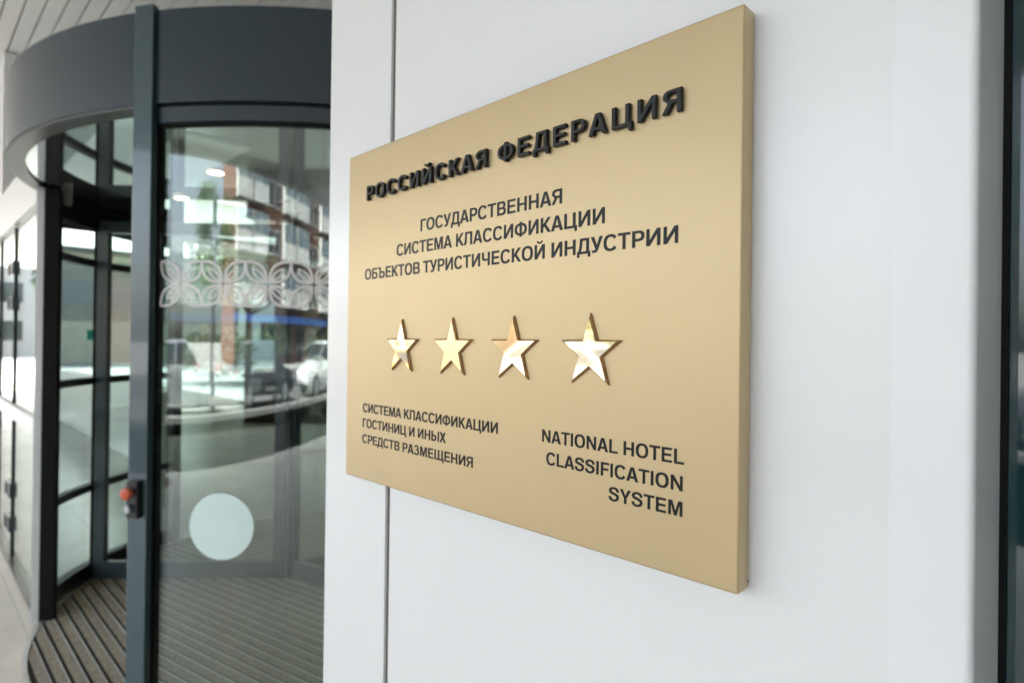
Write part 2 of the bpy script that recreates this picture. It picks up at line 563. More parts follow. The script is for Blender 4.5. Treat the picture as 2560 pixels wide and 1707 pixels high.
def g_O(w=0.90):
    return [el(w / 2, .5, w / 2, .52, 0, 360, 48)[:-1], el(w / 2, .5, w / 2 - .2, .52 - .165, 0, 360, 40)[:-1]], w

def g_C(w=0.86):
    c = 0.445
    return [el(c, .5, .445, .52, 36, 324, 44) + el(c, .5, .445 - .195, .52 - .165, 330, 30, 36)], w

def g_E(w=0.70):
    return [[(0, 0), (w, 0), (w, H_), (S_, H_), (S_, .43), (w - .05, .43), (w - .05, .43 + H_), (S_, .43 + H_), (S_, 1 - H_), (w - .01, 1 - H_), (w - .01, 1), (0, 1)]], w

def g_F(w=0.66):
    return [[(0, 0), (S_, 0), (S_, .41), (w - .07, .41), (w - .07, .41 + H_), (S_, .41 + H_), (S_, 1 - H_), (w, 1 - H_), (w, 1), (0, 1)]], w

def g_G(w=0.62):
    return [[(0, 0), (S_, 0), (S_, 1 - H_), (w, 1 - H_), (w, 1), (0, 1)]], w

def g_T(w=0.76):
    a, b = (w - S_) / 2, (w + S_) / 2
    return [[(a, 0), (b, 0), (b, 1 - H_), (w, 1 - H_), (w, 1), (0, 1), (0, 1 - H_), (a, 1 - H_)]], w

def g_H(w=0.78):
    return [[(0, 0), (S_, 0), (S_, .42), (w - S_, .42), (w - S_, 0), (w, 0), (w, 1), (w - S_, 1), (w - S_, .42 + H_), (S_, .42 + H_), (S_, 1), (0, 1)]], w

def g_I():
    return [rect(0, S_, 0, 1)], S_

def g_L(w=0.66):
    return [[(0, 0), (w, 0), (w, H_), (S_, H_), (S_, 1), (0, 1)]], w

def g_II(w=0.79):             # cyrillic I (mirrored N)
    return [[(0, 0), (S_ + .005, 0), (w - S_ + .005, .66), (w - S_ + .005, 0), (w, 0), (w, 1), (w - S_ - .005, 1), (S_ - .005, .34), (S_ - .005, 1), (0, 1)]], w

def g_N():
    cs, w = g_II()
    return mirror(cs, w), w

def g_IK():
    cs, w = g_II()
    br = el(w / 2, 1.25, .235, .205, 180, 360, 14, 2.0) + el(w / 2, 1.25, .12, .085, 360, 180, 12, 2.0)
    return cs + [br], w

def g_A(w=0.88):
    m = w / 2
    s = .215
    def xl(y):                # outer left edge
        return (m - .118) * y
    out = [(0, 0), (s, 0), (xl(.20) + s, .20), (w - xl(.20) - s, .20), (w - s, 0), (w, 0), (m + .118, 1), (m - .118, 1)]
    hole = [(xl(.20 + H_) + s, .20 + H_), (w - xl(.20 + H_) - s, .20 + H_), (m, .80)]
    return [out, hole], w

def g_V(w=0.76):              # cyrillic Ve = latin B
    out = [(0, 0)] + el(w - .30, .285, .30, .285, -90, 62, 14, 2.5) + [(w - .115, .535)] + el(w - .32, .745, .285, .255, -50, 90, 12, 2.5) + [(0, 1)]
    return [out, bowl(S_, w - S_, H_, .43), bowl(S_, w - S_ - .035, .43 + .145, 1 - H_)], w

def g_BE(w=0.75):
    out = [(0, 0)] + el(w - .31, .315, .31, .315, -90, 90, 16, 2.5) + [(S_, .63), (S_, 1 - H_), (w - .06, 1 - H_), (w - .06, 1), (0, 1)]
    return [out, bowl(S_, w - S_, H_, .63 - H_)], w

def g_HARD(w=0.92):
    o = .19
    out = [(o, 0)] + el(w - .31, .315, .31, .315, -90, 90, 16, 2.5) + [(o + S_, .63), (o + S_, 1), (0, 1), (0, 1 - H_), (o, 1 - H_)]
    return [out, bowl(o + S_, w - S_, H_, .63 - H_)], w

def g_YI(w=1.02):
    b = .66
    out = [(0, 0)] + el(b - .31, .315, .31, .315, -90, 90, 16, 2.5) + [(S_, .63), (S_, 1), (0, 1)]
    return [out, bowl(S_, b - S_, H_, .63 - H_), rect(w - S_, w, 0, 1)], w

def g_K(w=0.78):
    return [[(0, 0), (S_, 0), (S_, .30), (.285, .405), (w - .235, 0), (w, 0), (.415, .555), (w - .02, 1), (w - .245, 1), (S_, .55), (S_, 1), (0, 1)]], w

def g_EL(w=0.80):
    out = [(0, 0), (.07, 0)] + el(.07, .26, .195, .26, -90, 0, 8, 2.2)[1:] + [(.285, 1 - H_), (w - S_, 1 - H_), (w - S_, 0), (w, 0), (w, 1), (.12, 1), (.085, .34)] + el(-.01, .34, .09, .17, 0, -70, 6, 2.2) + [(0, .165)]
    return [out], w

def g_D(w=0.90):
    d = -.21
    out = [(0, d), (.17, d), (.17, 0), (w - .17, 0), (w - .17, d), (w, d), (w, H_), (w - .09, H_), (w - .09, 1), (.19, 1), (.17, .62), (.135, .38), (.075, H_), (0, H_)]
    hole = [(.275, H_), (w - .09 - S_, H_), (w - .09 - S_, 1 - H_), (.365, 1 - H_), (.350, .60), (.325, .38)]
    return [out, hole], w

def g_TS(w=0.90):
    d = -.21
    e = w - .10
    return [[(0, 0), (w - .165, 0), (w - .165, d), (w, d), (w, H_), (e, H_), (e, 1), (e - S_, 1), (e - S_, H_), (S_, H_), (S_, 1), (0, 1)]], w

def g_SHCH(w=1.20):
    d = -.21
    e = w - .10
    m = e / 2
    return [[(0, 0), (w - .165, 0), (w - .165, d), (w, d), (w, H_), (e, H_), (e, 1), (e - S_, 1), (e - S_, H_), (m + S_ / 2, H_), (m + S_ / 2, 1), (m - S_ / 2, 1), (m - S_ / 2, H_), (S_, H_), (S_, 1), (0, 1)]], w

def g_CH(w=0.73):
    a = el(.31, .66, .31, .31, 180, 270, 10, 2.5)
    b = el(.33, .66, .33 - S_, .15, 270, 180, 8, 2.5)
    return [[(0, 1)] + a + [(w - S_, .375), (w - S_, 0), (w, 0), (w, 1), (w - S_, 1), (w - S_, .52)] + b + [(S_, 1)]], w

def g_M(w=0.93):
    m = w / 2
    return [[(0, 0), (S_ - .01, 0), (S_ - .01, .74), (m - .085, 0), (m + .085, 0), (w - S_ + .01, .74), (w - S_ + .01, 0), (w, 0), (w, 1), (w - .265, 1), (m, .31), (.265, 1), (0, 1)]], w

def g_F_CYR(w=1.00):
    m = w / 2
    h = S_ / 2
    o = el(m, .5, m, .43, -90, 270, 60, 2.3)
    right = [p for p in o[:31] if p[0] > m + h + .004]
    left = [p for p in o[30:] if p[0] < m - h - .004]
    out = [(m - h, -.02), (m + h, -.02)] + [(m + h, right[0][1])] + right + [(m + h, right[-1][1]), (m + h, 1.02), (m - h, 1.02), (m - h, left[0][1])] + left + [(m - h, left[-1][1])]
    i = el(m, .5, m - .19, .43 - .15, -90, 270, 48, 2.3)
    hr = [p for p in i[:25] if p[0] > m + h + .004]
    hl = [p for p in i[24:] if p[0] < m - h - .004]
    return [out, [(m + h, hr[0][1])] + hr + [(m + h, hr[-1][1])], [(m - h, hl[0][1])] + hl + [(m - h, hl[-1][1])]], w

def g_U(w=0.78):
    return [[(.10, -.01), (.24, -.01)] + el(.26, .20, .225, .21, -80, -22, 8, 2.0) + [(w, 1), (w - .205, 1), (.405, .47), (.215, 1), (0, 1), (.305, .235)] + el(.24, .235, .065, .085, -20, -90, 5, 2.0) + [(.10, .15)]], w

def g_Y(w=0.84):
    a, b = (w - S_) / 2, (w + S_) / 2
    return [[(a, 0), (b, 0), (b, .39), (w, 1), (w - .225, 1), (w / 2, .58), (.225, 1), (0, 1), (a, .39)]], w

def g_X(w=0.80):
    m = w / 2
    return [[(0, 0), (.23, 0), (m, .335), (w - .23, 0), (w, 0), (m + .125, .51), (w - .02, 1), (w - .245, 1), (m, .68), (.245, 1), (.02, 1), (m - .125, .51)]], w

def g_YA():
    cs, w = g_R()
    return mirror(cs, w), w

def g_Z(w=0.72):
    out = el(.335, .725, .30, .295, 168, -38, 20, 2.3) + [(.575, .525)] + el(.345, .275, .365, .295, 42, -168, 22, 2.3)
    inn = [(.185, .235)] + el(.345, .30, .165, .165, -165, 80, 14, 2.2) + [(.26, .463), (.26, .60), (.345, .60)] + el(.335, .735, .125, .135, -75, 160, 14, 2.2)
    return [out + inn], w

def g_S(w=0.78):
    cl = [(.685, .685), (.655, .815), (.55, .912), (.39, .940), (.23, .910), (.125, .82), (.115, .70), (.18, .615), (.32, .562), (.47, .522), (.60, .46), (.675, .37), (.67, .235), (.57, .115), (.40, .062), (.22, .085), (.115, .185), (.085, .32)]
    P = []
    n = len(cl)
    for i in range(n - 1):
        p0, p1, p2, p3 = [Vector(cl[max(0, min(n - 1, i + k))]) for k in (-1, 0, 1, 2)]
        for q in range(3):
            t = q / 3
            P.append(0.5 * ((2 * p1) + (p2 - p0) * t + (2 * p0 - 5 * p1 + 4 * p2 - p3) * t * t + (3 * p1 - p0 - 3 * p2 + p3) * t ** 3))
    P.append(Vector(cl[-1]))
    Lf, Rf = [], []
    for i, p in enumerate(P):
        d = (P[min(i + 1, len(P) - 1)] - P[max(i - 1, 0)]).normalized()
        wd = .158 + .037 * abs(d.y) + (.02 if 18 < i < 34 else 0)
        nn = Vector((-d.y, d.x)) * wd / 2
        Lf.append(tuple(p + nn)); Rf.append(tuple(p - nn))
    return [Lf + Rf[::-1]], w

B1, B2, B3 = 0.085, 0.050, 0.020     # side bearings: stem, round, diagonal
GL = {'Р': (g_P, B1, B3), 'P': (g_P, B1, B3), 'О': (g_O, B2, B2), 'O': (g_O, B2, B2), 'С': (g_C, B2, B3), 'C': (g_C, B2, B3),
      'Е': (g_E, B1, B2), 'E': (g_E, B1, B2), 'F': (g_F, B1, B3), 'Г': (g_G, B1, B3), 'Т': (g_T, B3, B3), 'T': (g_T, B3, B3),
      'Н': (g_H, B1, B1), 'H': (g_H, B1, B1), 'I': (g_I, B1, B1), 'L': (g_L, B1, B3), 'И': (g_II, B1, B1), 'N': (g_N, B1, B1),
      'Й': (g_IK, B1, B1), 'А': (g_A, .005, .005), 'A': (g_A, .005, .005), 'В': (g_V, B1, B2), 'Б': (g_BE, B1, B2), 'Ъ': (g_HARD, B3, B2),
      'Ы': (g_YI, B1, B1), 'К': (g_K, B1, .005), 'Л': (g_EL, B3, B1), 'Д': (g_D, B3, B3), 'Ц': (g_TS, B1, B3), 'Щ': (g_SHCH, B1, B3),
      'Ч': (g_CH, B1, B1), 'М': (g_M, B1, B1), 'M': (g_M, B1, B1), 'Ф': (g_F_CYR, B2, B2), 'У': (g_U, .005, .005), 'Y': (g_Y, .005, .005),
      'Х': (g_X, .005, .005), 'Я': (g_YA, B3, B1), 'З': (g_Z, B2, B2), 'S': (g_S, B2, B2)}

def line_contours(body, track=0.0):
    cs, x = [], 0.0
    first, end = None, 0
    for ch in body:
        if ch == ' ':
            x += 0.34 + track
            continue
        fn, lb, rb = GL[ch]
        c, w = fn()
        x += lb
        if first is None:
            first = x
        cs += shift(c, x)
        end = x + w
        x += w + rb + track
    return shift(cs, -first), end - first

def text_mesh(lines, name, mat, parent, depth, track=0.0, bev=0.0):
    """lines: (body, x0, x1, baseline z, cap height); real letters standing on the plate face (y=0)."""
    m = MB()
    for body, x0, x1, zb, cap in lines:
        cs, w = line_contours(body, track)
        kx = (x1 - x0) / w
        cu = bpy.data.curves.new("t", 'CURVE')
        cu.dimensions = '2D'
        cu.fill_mode = 'BOTH'
        cu.extrude = depth / 2 - bev
        if bev:
            cu.bevel_depth = bev
            cu.bevel_resolution = 1
            cu.offset = -bev
        for c in cs:
            sp = cu.splines.new('POLY')
            sp.points.add(len(c) - 1)
            for i, (px, py) in enumerate(c):
                sp.points[i].co = (px * kx, py * cap, 0, 1)
            sp.use_cyclic_u = True
        ob = bpy.data.objects.new("t", cu)
        COL.objects.link(ob)
        bpy.context.view_layer.update()
        me = bpy.data.meshes.new_from_object(ob.evaluated_get(bpy.context.evaluated_depsgraph_get()))
        bpy.data.objects.remove(ob)
        m.add([(x0 + v.co.x, -(v.co.z + depth / 2), zb + v.co.y) for v in me.vertices], [list(p.vertices) for p in me.polygons])
        bpy.data.meshes.remove(me)
    return m.build(name, mat, parent, auto=35)

text_mesh([("РОССИЙСКАЯ ФЕДЕРАЦИЯ", 0.0552, 0.5480, 1.7005, 0.0203)], "raised_lettering", "letter_black", sign, 0.0052, 0.14, 0.0008)
text_mesh([("ГОСУДАРСТВЕННАЯ", 0.1773, 0.4136, 1.6424, 0.0155),
           ("СИСТЕМА КЛАССИФИКАЦИИ", 0.1249, 0.4667, 1.6154, 0.0155),
           ("ОБЪЕКТОВ ТУРИСТИЧЕСКОЙ ИНДУСТРИИ", 0.0467, 0.5440, 1.5883, 0.0154)], "printed_lettering", "vinyl_black", sign, 0.0003)
text_mesh([("СИСТЕМА КЛАССИФИКАЦИИ", 0.0458, 0.3246, 1.3985, 0.0128),
           ("ГОСТИНИЦ И ИНЫХ", 0.0459, 0.2336, 1.3768, 0.0126),
           ("СРЕДСТВ РАЗМЕЩЕНИЯ", 0.0456, 0.2838, 1.3544, 0.0124)], "printed_lettering", "vinyl_black", sign, 0.0003)
text_mesh([("NATIONAL HOTEL", 0.3906, 0.5520, 1.3983, 0.0129),
           ("CLASSIFICATION", 0.3968, 0.5510, 1.3755, 0.0129),
           ("SYSTEM", 0.4751, 0.5510, 1.3537, 0.0129)], "printed_lettering", "vinyl_black", sign, 0.0003)

def star_pts(cx, cz, Ro, y):
    return [(cx + (Ro if k % 2 == 0 else Ro * 0.395) * math.cos(math.pi / 2 - k * math.pi / 5), y,
             cz + (Ro if k % 2 == 0 else Ro * 0.395) * math.sin(math.pi / 2 - k * math.pi / 5)) for k in range(10)]

STARS = [(0.1420, "gold_mirror", (-0.3, 0.5)), (0.2459, "gold_brushed", (0.0, 0.0)), (0.3489, "gold_mirror", (0.5, -0.3)), (0.4524, "gold_mirror", (0.0, 0.0))]
for i, (sx, fm, tilt) in enumerate(STARS):
    cz = 1.4922
    m = MB()
    a = star_pts(sx, cz, 0.0380, 0.0)
    b = star_pts(sx, cz, 0.0380, -0.0020)
    c = star_pts(sx, cz, 0.0344, -0.0031)
    m.v = a + b + c
    n = 10
    for k in range(10):
        j = (k + 1) % 10
        m.f.append((k, j, n + j, n + k)); m.mi.append(0)
        m.f.append((n + k, n + j, 2 * n + j, 2 * n + k)); m.mi.append(0)
    st = m.build("star", "star_rim", sign, fixn=False)
    bm_ = MB()
    d = star_pts(sx, cz, 0.0341, -0.0032)
    tx, tz = R(tilt[0]), R(tilt[1])
    d = [(x, y + (x - sx) * tx + (z - cz) * tz, z) for x, y, z in d]
    e = star_pts(sx, cz, 0.0329, -0.0038)
    e = [(x, y + (x - sx) * tx + (z - cz) * tz, z) for x, y, z in e]
    bm_.v = d + e + [(sx, -0.0038, cz)]
    for k in range(10):
        j = (k + 1) % 10
        bm_.f.append((k, j, 10 + j, 10 + k)); bm_.mi.append(1)
        bm_.f.append((10 + k, 10 + j, 20)); bm_.mi.append(0)
    f = bm_.build("star_face", [fm, "gold_mirror"], st, fixn=True)
    f.matrix_parent_inverse = Matrix.Identity(4)
    f.location = (0, 0, 0)
    if fm == "gold_brushed":
        st['label'] = "brushed dull gold star"

# ------------------------------------------------------------------ revolving door
def pol(r, a, z=0.0):
    return (DC[0] + r * math.cos(R(a)), DC[1] + r * math.sin(R(a)), z)

door = thing("revolving_door", (DC[0], DC[1], 0), "large dark grey revolving glass door with a round fascia and curved glass", "revolving door")
R0 = 1.8
ZB, ZT = 2.30, 2.618
MB().arc(DC, R0 - 0.03, R0, 0, 360, ZB, ZT, 160).build("fascia", "anthracite", door, auto=40)
MB().arc(DC, 0.02, R0 - 0.031, 0, 360, ZT - 0.06, ZT - 0.02, 96).build("roof", "frame_dark", door)
MB().arc(DC, 1.730, R0 - 0.004, -160, -57.0, ZB - 0.010, ZB - 0.0005, 100).build("lower_trim", "trim_steel", door, auto=40)
MB().arc(DC, 1.730, R0 - 0.014, -56.5, 198, ZB - 0.008, ZB - 0.0005, 140).build("lower_trim", "rubber_black", door, auto=40)
MB().arc(DC, 0.03, 1.7685, 0, 360, ZB + 0.0, ZB + 0.012, 96).build("door_ceiling", "mirror_ceiling", door)

def post_frame(a):
    er = (math.cos(R(a)), math.sin(R(a)))
    et = (-math.sin(R(a)), math.cos(R(a)))
    return er, et

def radial_box(m, a, r_0, r_1, t0, t1, z0, z1, mi=0):
    er, et = post_frame(a)
    m.obox(DC, er, et, r_0, r_1, t0, t1, z0, z1, mi)

def post(a, side):
    """side=+1: opening lies at smaller angle (left of the near post)"""
    m = MB()
    if side > 0:
        radial_box(m, a, 1.790, 1.815, -0.0378, 0.0378, 0.0, 2.632)
        p = m.build("post", "anthracite_post", door, bevel=0.003)
        m = MB()
        radial_box(m, a, 1.735, 1.788, -0.0575, -0.0385, 0.0, 2.288)
        m.build("post_trim", "post_mauve", p, bevel=0.002).matrix_parent_inverse = Matrix.Identity(4)
        m = MB()
        radial_box(m, a, 1.752, 1.7895, -0.036, 0.0372, 0.0, 2.288)
        m.build("post_core", "rubber_black", p).matrix_parent_inverse = Matrix.Identity(4)
    else:
        radial_box(m, a, 1.722, 1.757, -0.032, 0.032, 0.0, 2.288)
        p = m.build("post", "post_grey", door, bevel=0.003)
        m = MB()
        radial_box(m, a, 1.660, 1.7215, -0.034, 0.030, 0.0, 2.288)
        m.build("post_core", "rubber_black", p).matrix_parent_inverse = Matrix.Identity(4)
    return p

PA = -58.07
near_post = post(PA, +1)
far_post = post(-114.3, -1)

# curved side walls: near (right) and far (left)
GA0, GA1 = -56.75, -14.0
gl = MB().arc(DC, 1.766, 1.776, GA0, GA1, 0.10, 2.235, 60)
near_glass = gl.build("curved_glass", "glass_curved", door, auto=40)
MB().arc(DC, 1.745, 1.792, GA0, GA1, 2.236, 2.288, 60).build("header_rail", "anthracite", door, auto=40)
MB().arc(DC, 1.758, 1.785, GA0, GA1, 2.226, 2.2355, 60).build("header_gasket", "rubber_black", door, auto=40)
MB().arc(DC, 1.750, 1.790, GA0, GA1, 0.004, 0.100, 60).build("base_rail", "frame_grey", door, auto=40)
m = MB(); radial_box(m, GA1 + 1.1, 1.735, 1.80, -0.035, 0.035, 0, 2.288)
m.build("post", "anthracite_post", door, bevel=0.003)

LA0, LA1 = -115.6, -156.0
far_glass = MB().arc(DC, 1.742, 1.752, LA1, LA0, 0.09, 2.17, 48).build("curved_glass", "glass_clear", door, auto=40)
MB().arc(DC, 1.700, 1.775, LA1, LA0, 2.165, 2.288, 48).build("header_rail", "rubber_black", door, auto=40)
MB().arc(DC, 1.720, 1.775, LA1, LA0, 0.004, 0.105, 48).build("base_rail", "frame_dark", door, auto=40)
for z in (0.553, 1.212, 1.941):
    MB().arc(DC, 1.722, 1.768, LA1, LA0, z, z + 0.043, 48).build("glazing_bar", "frame_dark", door, auto=40)
m = MB(); radial_box(m, LA1 - 1.0, 1.70, 1.78, -0.03, 0.03, 0, 2.288)
m.build("post", "frame_dark", door, bevel=0.003)

# glazed core and three wings
CR = 0.53
WA = (-133.2, -13.2, 106.8)
MBc = MB()
core = MB()
core.arc(DC, 0.02, CR * 0.46, 0, 360, 2.16, 2.288, 40)
core.build("core_head", "frame_grey", door)
for k in range(3):
    a, b = Vector(pol(CR, WA[k])), Vector(pol(CR, WA[(k + 1) % 3]))
    ex = (b - a).normalized()
    ey = Vector((ex.y, -ex.x, 0))
    L = (b - a).length
    f_ = MB()
    f_.obox(a, ex, ey, 0, 0.06, -0.045, 0.0, 0.012, 2.287)
    f_.obox(a, ex, ey, L - 0.06, L, -0.045, 0.0, 0.012, 2.287)
    f_.obox(a, ex, ey, 0.06, L - 0.06, -0.043, -0.002, 0.012, 0.115)
    f_.obox(a, ex, ey, 0.06, L - 0.06, -0.043, -0.002, 2.17, 2.287)
    f = f_.build("core_frame", "frame_grey", door)
    g_ = MB().obox(a, ex, ey, 0.055, L - 0.055, -0.027, -0.019, 0.11, 2.175).build("core_pane", "glass_clear", f)
    g_.matrix_parent_inverse = Matrix.Identity(4)
for a in WA:
    er, et = post_frame(a)
    f_ = MB()
    f_.obox(DC, er, et, CR + 0.012, CR + 0.077, -0.022, 0.022, 0.014, 2.225)
    f_.obox(DC, er, et, 1.640, 1.705, -0.022, 0.022, 0.014, 2.225)
    f_.obox(DC, er, et, CR + 0.077, 1.640, -0.020, 0.020, 0.014, 0.115)
    f_.obox(DC, er, et, CR + 0.077, 1.640, -0.020, 0.020, 2.150, 2.225)
    f = f_.build("wing", "frame_grey", door)
    g_ = MB().obox(DC, er, et, CR + 0.07, 1.645, -0.004, 0.004, 0.11, 2.155).build("wing_pane", "glass_clear", f)
    g_.matrix_parent_inverse = Matrix.Identity(4)
    b_ = MB().obox(DC, er, et, 1.7055, 1.735, -0.004, 0.004, 0.02, 2.22).build("brush_seal", "rubber_black", f)
    b_.matrix_parent_inverse = Matrix.Identity(4)

# floral band and round sticker on the near curved glass
def ribbon(pts, w):
    """closed outline -> quads of width w"""
    n = len(pts)
    L, Rr = [], []
    for i in range(n):
        p, q = Vector(pts[i - 1]), Vector(pts[(i + 1) % n])
        d = (q - p)
        if d.length == 0:
            d = Vector((1, 0))
        d.normalize()
        nn = Vector((-d.y, d.x)) * (w / 2)
        L.append(Vector(pts[i]) + nn)
        Rr.append(Vector(pts[i]) - nn)
    return L, Rr

def petal(size, fat, n=18):
    """leaf outline from (0,0) along +x"""
    P = []
    for i in range(n):
        t = i / n
        P.append((size * t, fat * (1 - (2 * t - 1) ** 2)))
    for i in range(n):
        t = 1 - i / n
        P.append((size * t, -fat * (1 - (2 * t - 1) ** 2)))
    return P

def floral(m, centres, half, w, place):
    for s0, z0 in centres:
        for q in range(4):
            an = R(45 + 90 * q)
            ca, sa = math.cos(an), math.sin(an)
            for size, fat, off, ww in ((half * 1.27, half * 0.36, half * 0.12, w), (half * 0.74, half * 0.12, half * 0.22, w * 0.75)):
                pts = [(off + x, y) for x, y in petal(size, fat)]
                pts = [(x * ca - y * sa + s0, x * sa + y * ca + z0) for x, y in pts]
                L, Rr = ribbon(pts, ww)
                o = len(m.v)
                n = len(pts)
                m.v += [place(p.x, p.y) for p in L] + [place(p.x, p.y) for p in Rr]
                for i in range(n):
                    j = (i + 1) % n
                    m.f.append((o + i, o + j, o + n + j, o + n + i))
                    m.mi.append(0)

RG = 1.7775
def on_glass(s, z):
    a = R(-49.0) + s / RG
    return (DC[0] + RG * math.cos(a), DC[1] + RG * math.sin(a), z)
m = MB()
sp = 0.1665
floral(m, [(-0.157 + k * 0.153, 1.689) for k in range(0, 8)], 0.0765, 0.0084, on_glass)
d_ = m.build("floral_band", "frost_film", near_glass, fixn=False)
d_.matrix_parent_inverse = Matrix.Identity(4)
m = MB()
sc_, sz_, sr_ = 0.0005, 0.868, 0.1125
N = 48
rings = [0.0, 0.35, 0.7, 1.0]
vs = [on_glass(sc_, sz_)]
for rr_ in rings[1:]:
    vs += [on_glass(sc_ + sr_ * rr_ * math.cos(2 * math.pi * i / N), sz_ + sr_ * rr_ * math.sin(2 * math.pi * i / N)) for i in range(N)]
fs = [(0, 1 + i, 1 + (i + 1) % N) for i in range(N)]
for k in range(2):
    o = 1 + k * N
    fs += [(o + i, o + N + i, o + N + (i + 1) % N, o + (i + 1) % N) for i in range(N)]
m.add(vs, fs)
d_ = m.build("round_sticker", "sticker_mint", near_glass, fixn=False)
d_.matrix_parent_inverse = Matrix.Identity(4)
# fainter ornaments low on the core pane facing the street
a, b = Vector(pol(CR, WA[0])), Vector(pol(CR, WA[1]))
ex = (b - a).normalized(); ey = Vector((ex.y, -ex.x, 0))
def on_core(s, z):
    p = a + ex * s + ey * (-0.0175)
    return (p.x, p.y, z)
m = MB()
floral(m, [(0.20 + 0.17 * i, 1.24 - 0.17 * j) for i in range(4) for j in range(3)], 0.079, 0.010, on_core)
m.build("floral_band", "frost_faint", door, fixn=False)

# small lit spots let into the door ceiling
for x_, y_ in [(-2.202, 0.574), (-2.893, 0.636)] + [pol(1.09, a_)[:2] for a_ in (-30, 15, 60, 105, 150)]:
    sp_ = MB().arc((x_, y_), 0.034, 0.046, 0, 360, ZB - 0.010, ZB - 0.0002, 28).build("ceiling_spot", "lamp_ring", door, auto=40)
    MB().cyl((x_, y_, ZB - 0.007), (0, 0, 1), 0.0335, 0.0065, 28).build("spot_lens", "lamp_glow", sp_).matrix_parent_inverse = Matrix.Identity(4)

# emergency switch box on the near post
er, et = post_frame(PA)
sw = MB()
sw.obox(DC, er, et, 1.8152, 1.840, -0.018, 0.024, 0.897, 1.022)
sb = sw.build("switch_box", "plastic_black", near_post, bevel=0.003)
sb.matrix_parent_inverse = Matrix.Identity(4)
def ppt(r, t, z):
    return (DC[0] + er[0] * r + et[0] * t, DC[1] + er[1] * r + et[1] * t, z)
m = MB()
m.cyl(ppt(1.8405, 0.002, 0.985), (er[0], er[1], 0), 0.011, 0.016, 20)
m.cyl(ppt(1.8565, 0.002, 0.985), (er[0], er[1], 0), 0.020, 0.010, 24, r2=0.0195)
m.cyl(ppt(1.8665, 0.002, 0.985), (er[0], er[1], 0), 0.0195, 0.005, 24, r2=0.012)
m.build("stop_button", "button_red", sb, auto=40).matrix_parent_inverse = Matrix.Identity(4)
m = MB()
m.cyl(ppt(1.8405, 0.000, 0.932), (er[0], er[1], 0), 0.0135, 0.014, 24)
m.cyl(ppt(1.8546, 0.000, 0.932), (er[0], er[1], 0), 0.010, 0.004, 20)
m.build("key_switch", "chrome", sb, auto=40).matrix_parent_inverse = Matrix.Identity(4)

# ------------------------------------------------------------------ ribbed entrance mat
MR = 1.705
mat = MB()
mat.arc(DC, 0.005, MR, 0, 360, 0.0005, 0.004, 96, 2)
step = 0.057
k0 = int(MR / step) + 1
dv = Vector((-0.9711, 0.2386))          # the mat is laid in two fields that meet along this line
dp = Vector((-1.60, 0.12)) - Vector(DC[:2])
dn = Vector((-dv.y, dv.x))              # points to the street-side field
for field, mang in ((0, 0.0), (1, R(12.0))):
    ex = Vector((math.cos(mang), math.sin(mang)))
    ey = Vector((-ex.y, ex.x))
    for k in range(-k0, k0 + 1):
        yc = k * step
        def half(y_):
            return math.sqrt(max(0.0, (MR - 0.012) ** 2 - y_ * y_))
        sgn = 1 if field == 0 else -1
        f1_ = dn.dot(ex)
        for ya, yb, za, zb, mi_ in ((yc - 0.0195, yc + 0.0155, 0.0042, 0.0105, 0), (yc + 0.0160, yc + 0.0218, 0.0042, 0.0130, 1)):
            pts = []
            for y_ in (ya, yb):
                h = half(y_)
                lo, hi = -h, h
                f0_ = dn.dot(ey * y_ - dp)
                if abs(f1_) < 1e-4:
                    if sgn * f0_ < 0.03:
                        lo, hi = 0, 0
                else:
                    t_ = (0.03 * sgn - f0_) / f1_
                    if sgn * f1_ > 0:
                        lo = max(lo, t_)
                    else:
                        hi = min(hi, t_)
                pts.append((lo, hi))
            if min(pts[0][1] - pts[0][0], pts[1][1] - pts[1][0]) < 0.02:
                continue
            P2 = [(pts[0][0], ya), (pts[0][1], ya), (pts[1][1], yb), (pts[1][0], yb)]
            mat.prism([(DC[0] + ex.x * u_ + ey.x * v_, DC[1] + ex.y * u_ + ey.y * v_) for u_, v_ in P2], za, zb, 'z', mi_)
mat.arc(DC, MR - 0.008, MR + 0.012, 0, 360, 0.001, 0.0125, 96, 1)
tag(mat.build("entrance_mat", ["mat_carpet", "mat_profile", "mat_base"]), "round ribbed brown entrance mat with aluminium strips on the floor of the revolving door", "mat")

# ------------------------------------------------------------------ canopy over the entrance
SOF = 3.73
can = thing("entrance_canopy", (-3, -2.2, SOF), "white slatted canopy ceiling over the hotel entrance", "canopy")
m = MB()
y = -4.7
pitch = 0.098
while y < 1.85:
    m.box(-24, 22, y, y + pitch - 0.010, SOF, SOF + 0.02, 0)
    y += pitch
m.build("soffit", "soffit_white", can)
MB().box(-24, 22, -4.7, 1.9, SOF + 0.021, SOF + 0.40).build("canopy_slab", "soffit_gap", can)
MB().box(-24, 22, -4.85, -4.702, SOF - 0.25, SOF + 0.45).build("canopy_fascia", "wall_white", can)
MB().box(-2.12, -1.98, -4.6, 1.84, SOF - 0.05, SOF - 0.003).build("soffit_trim", "soffit_trim", can)

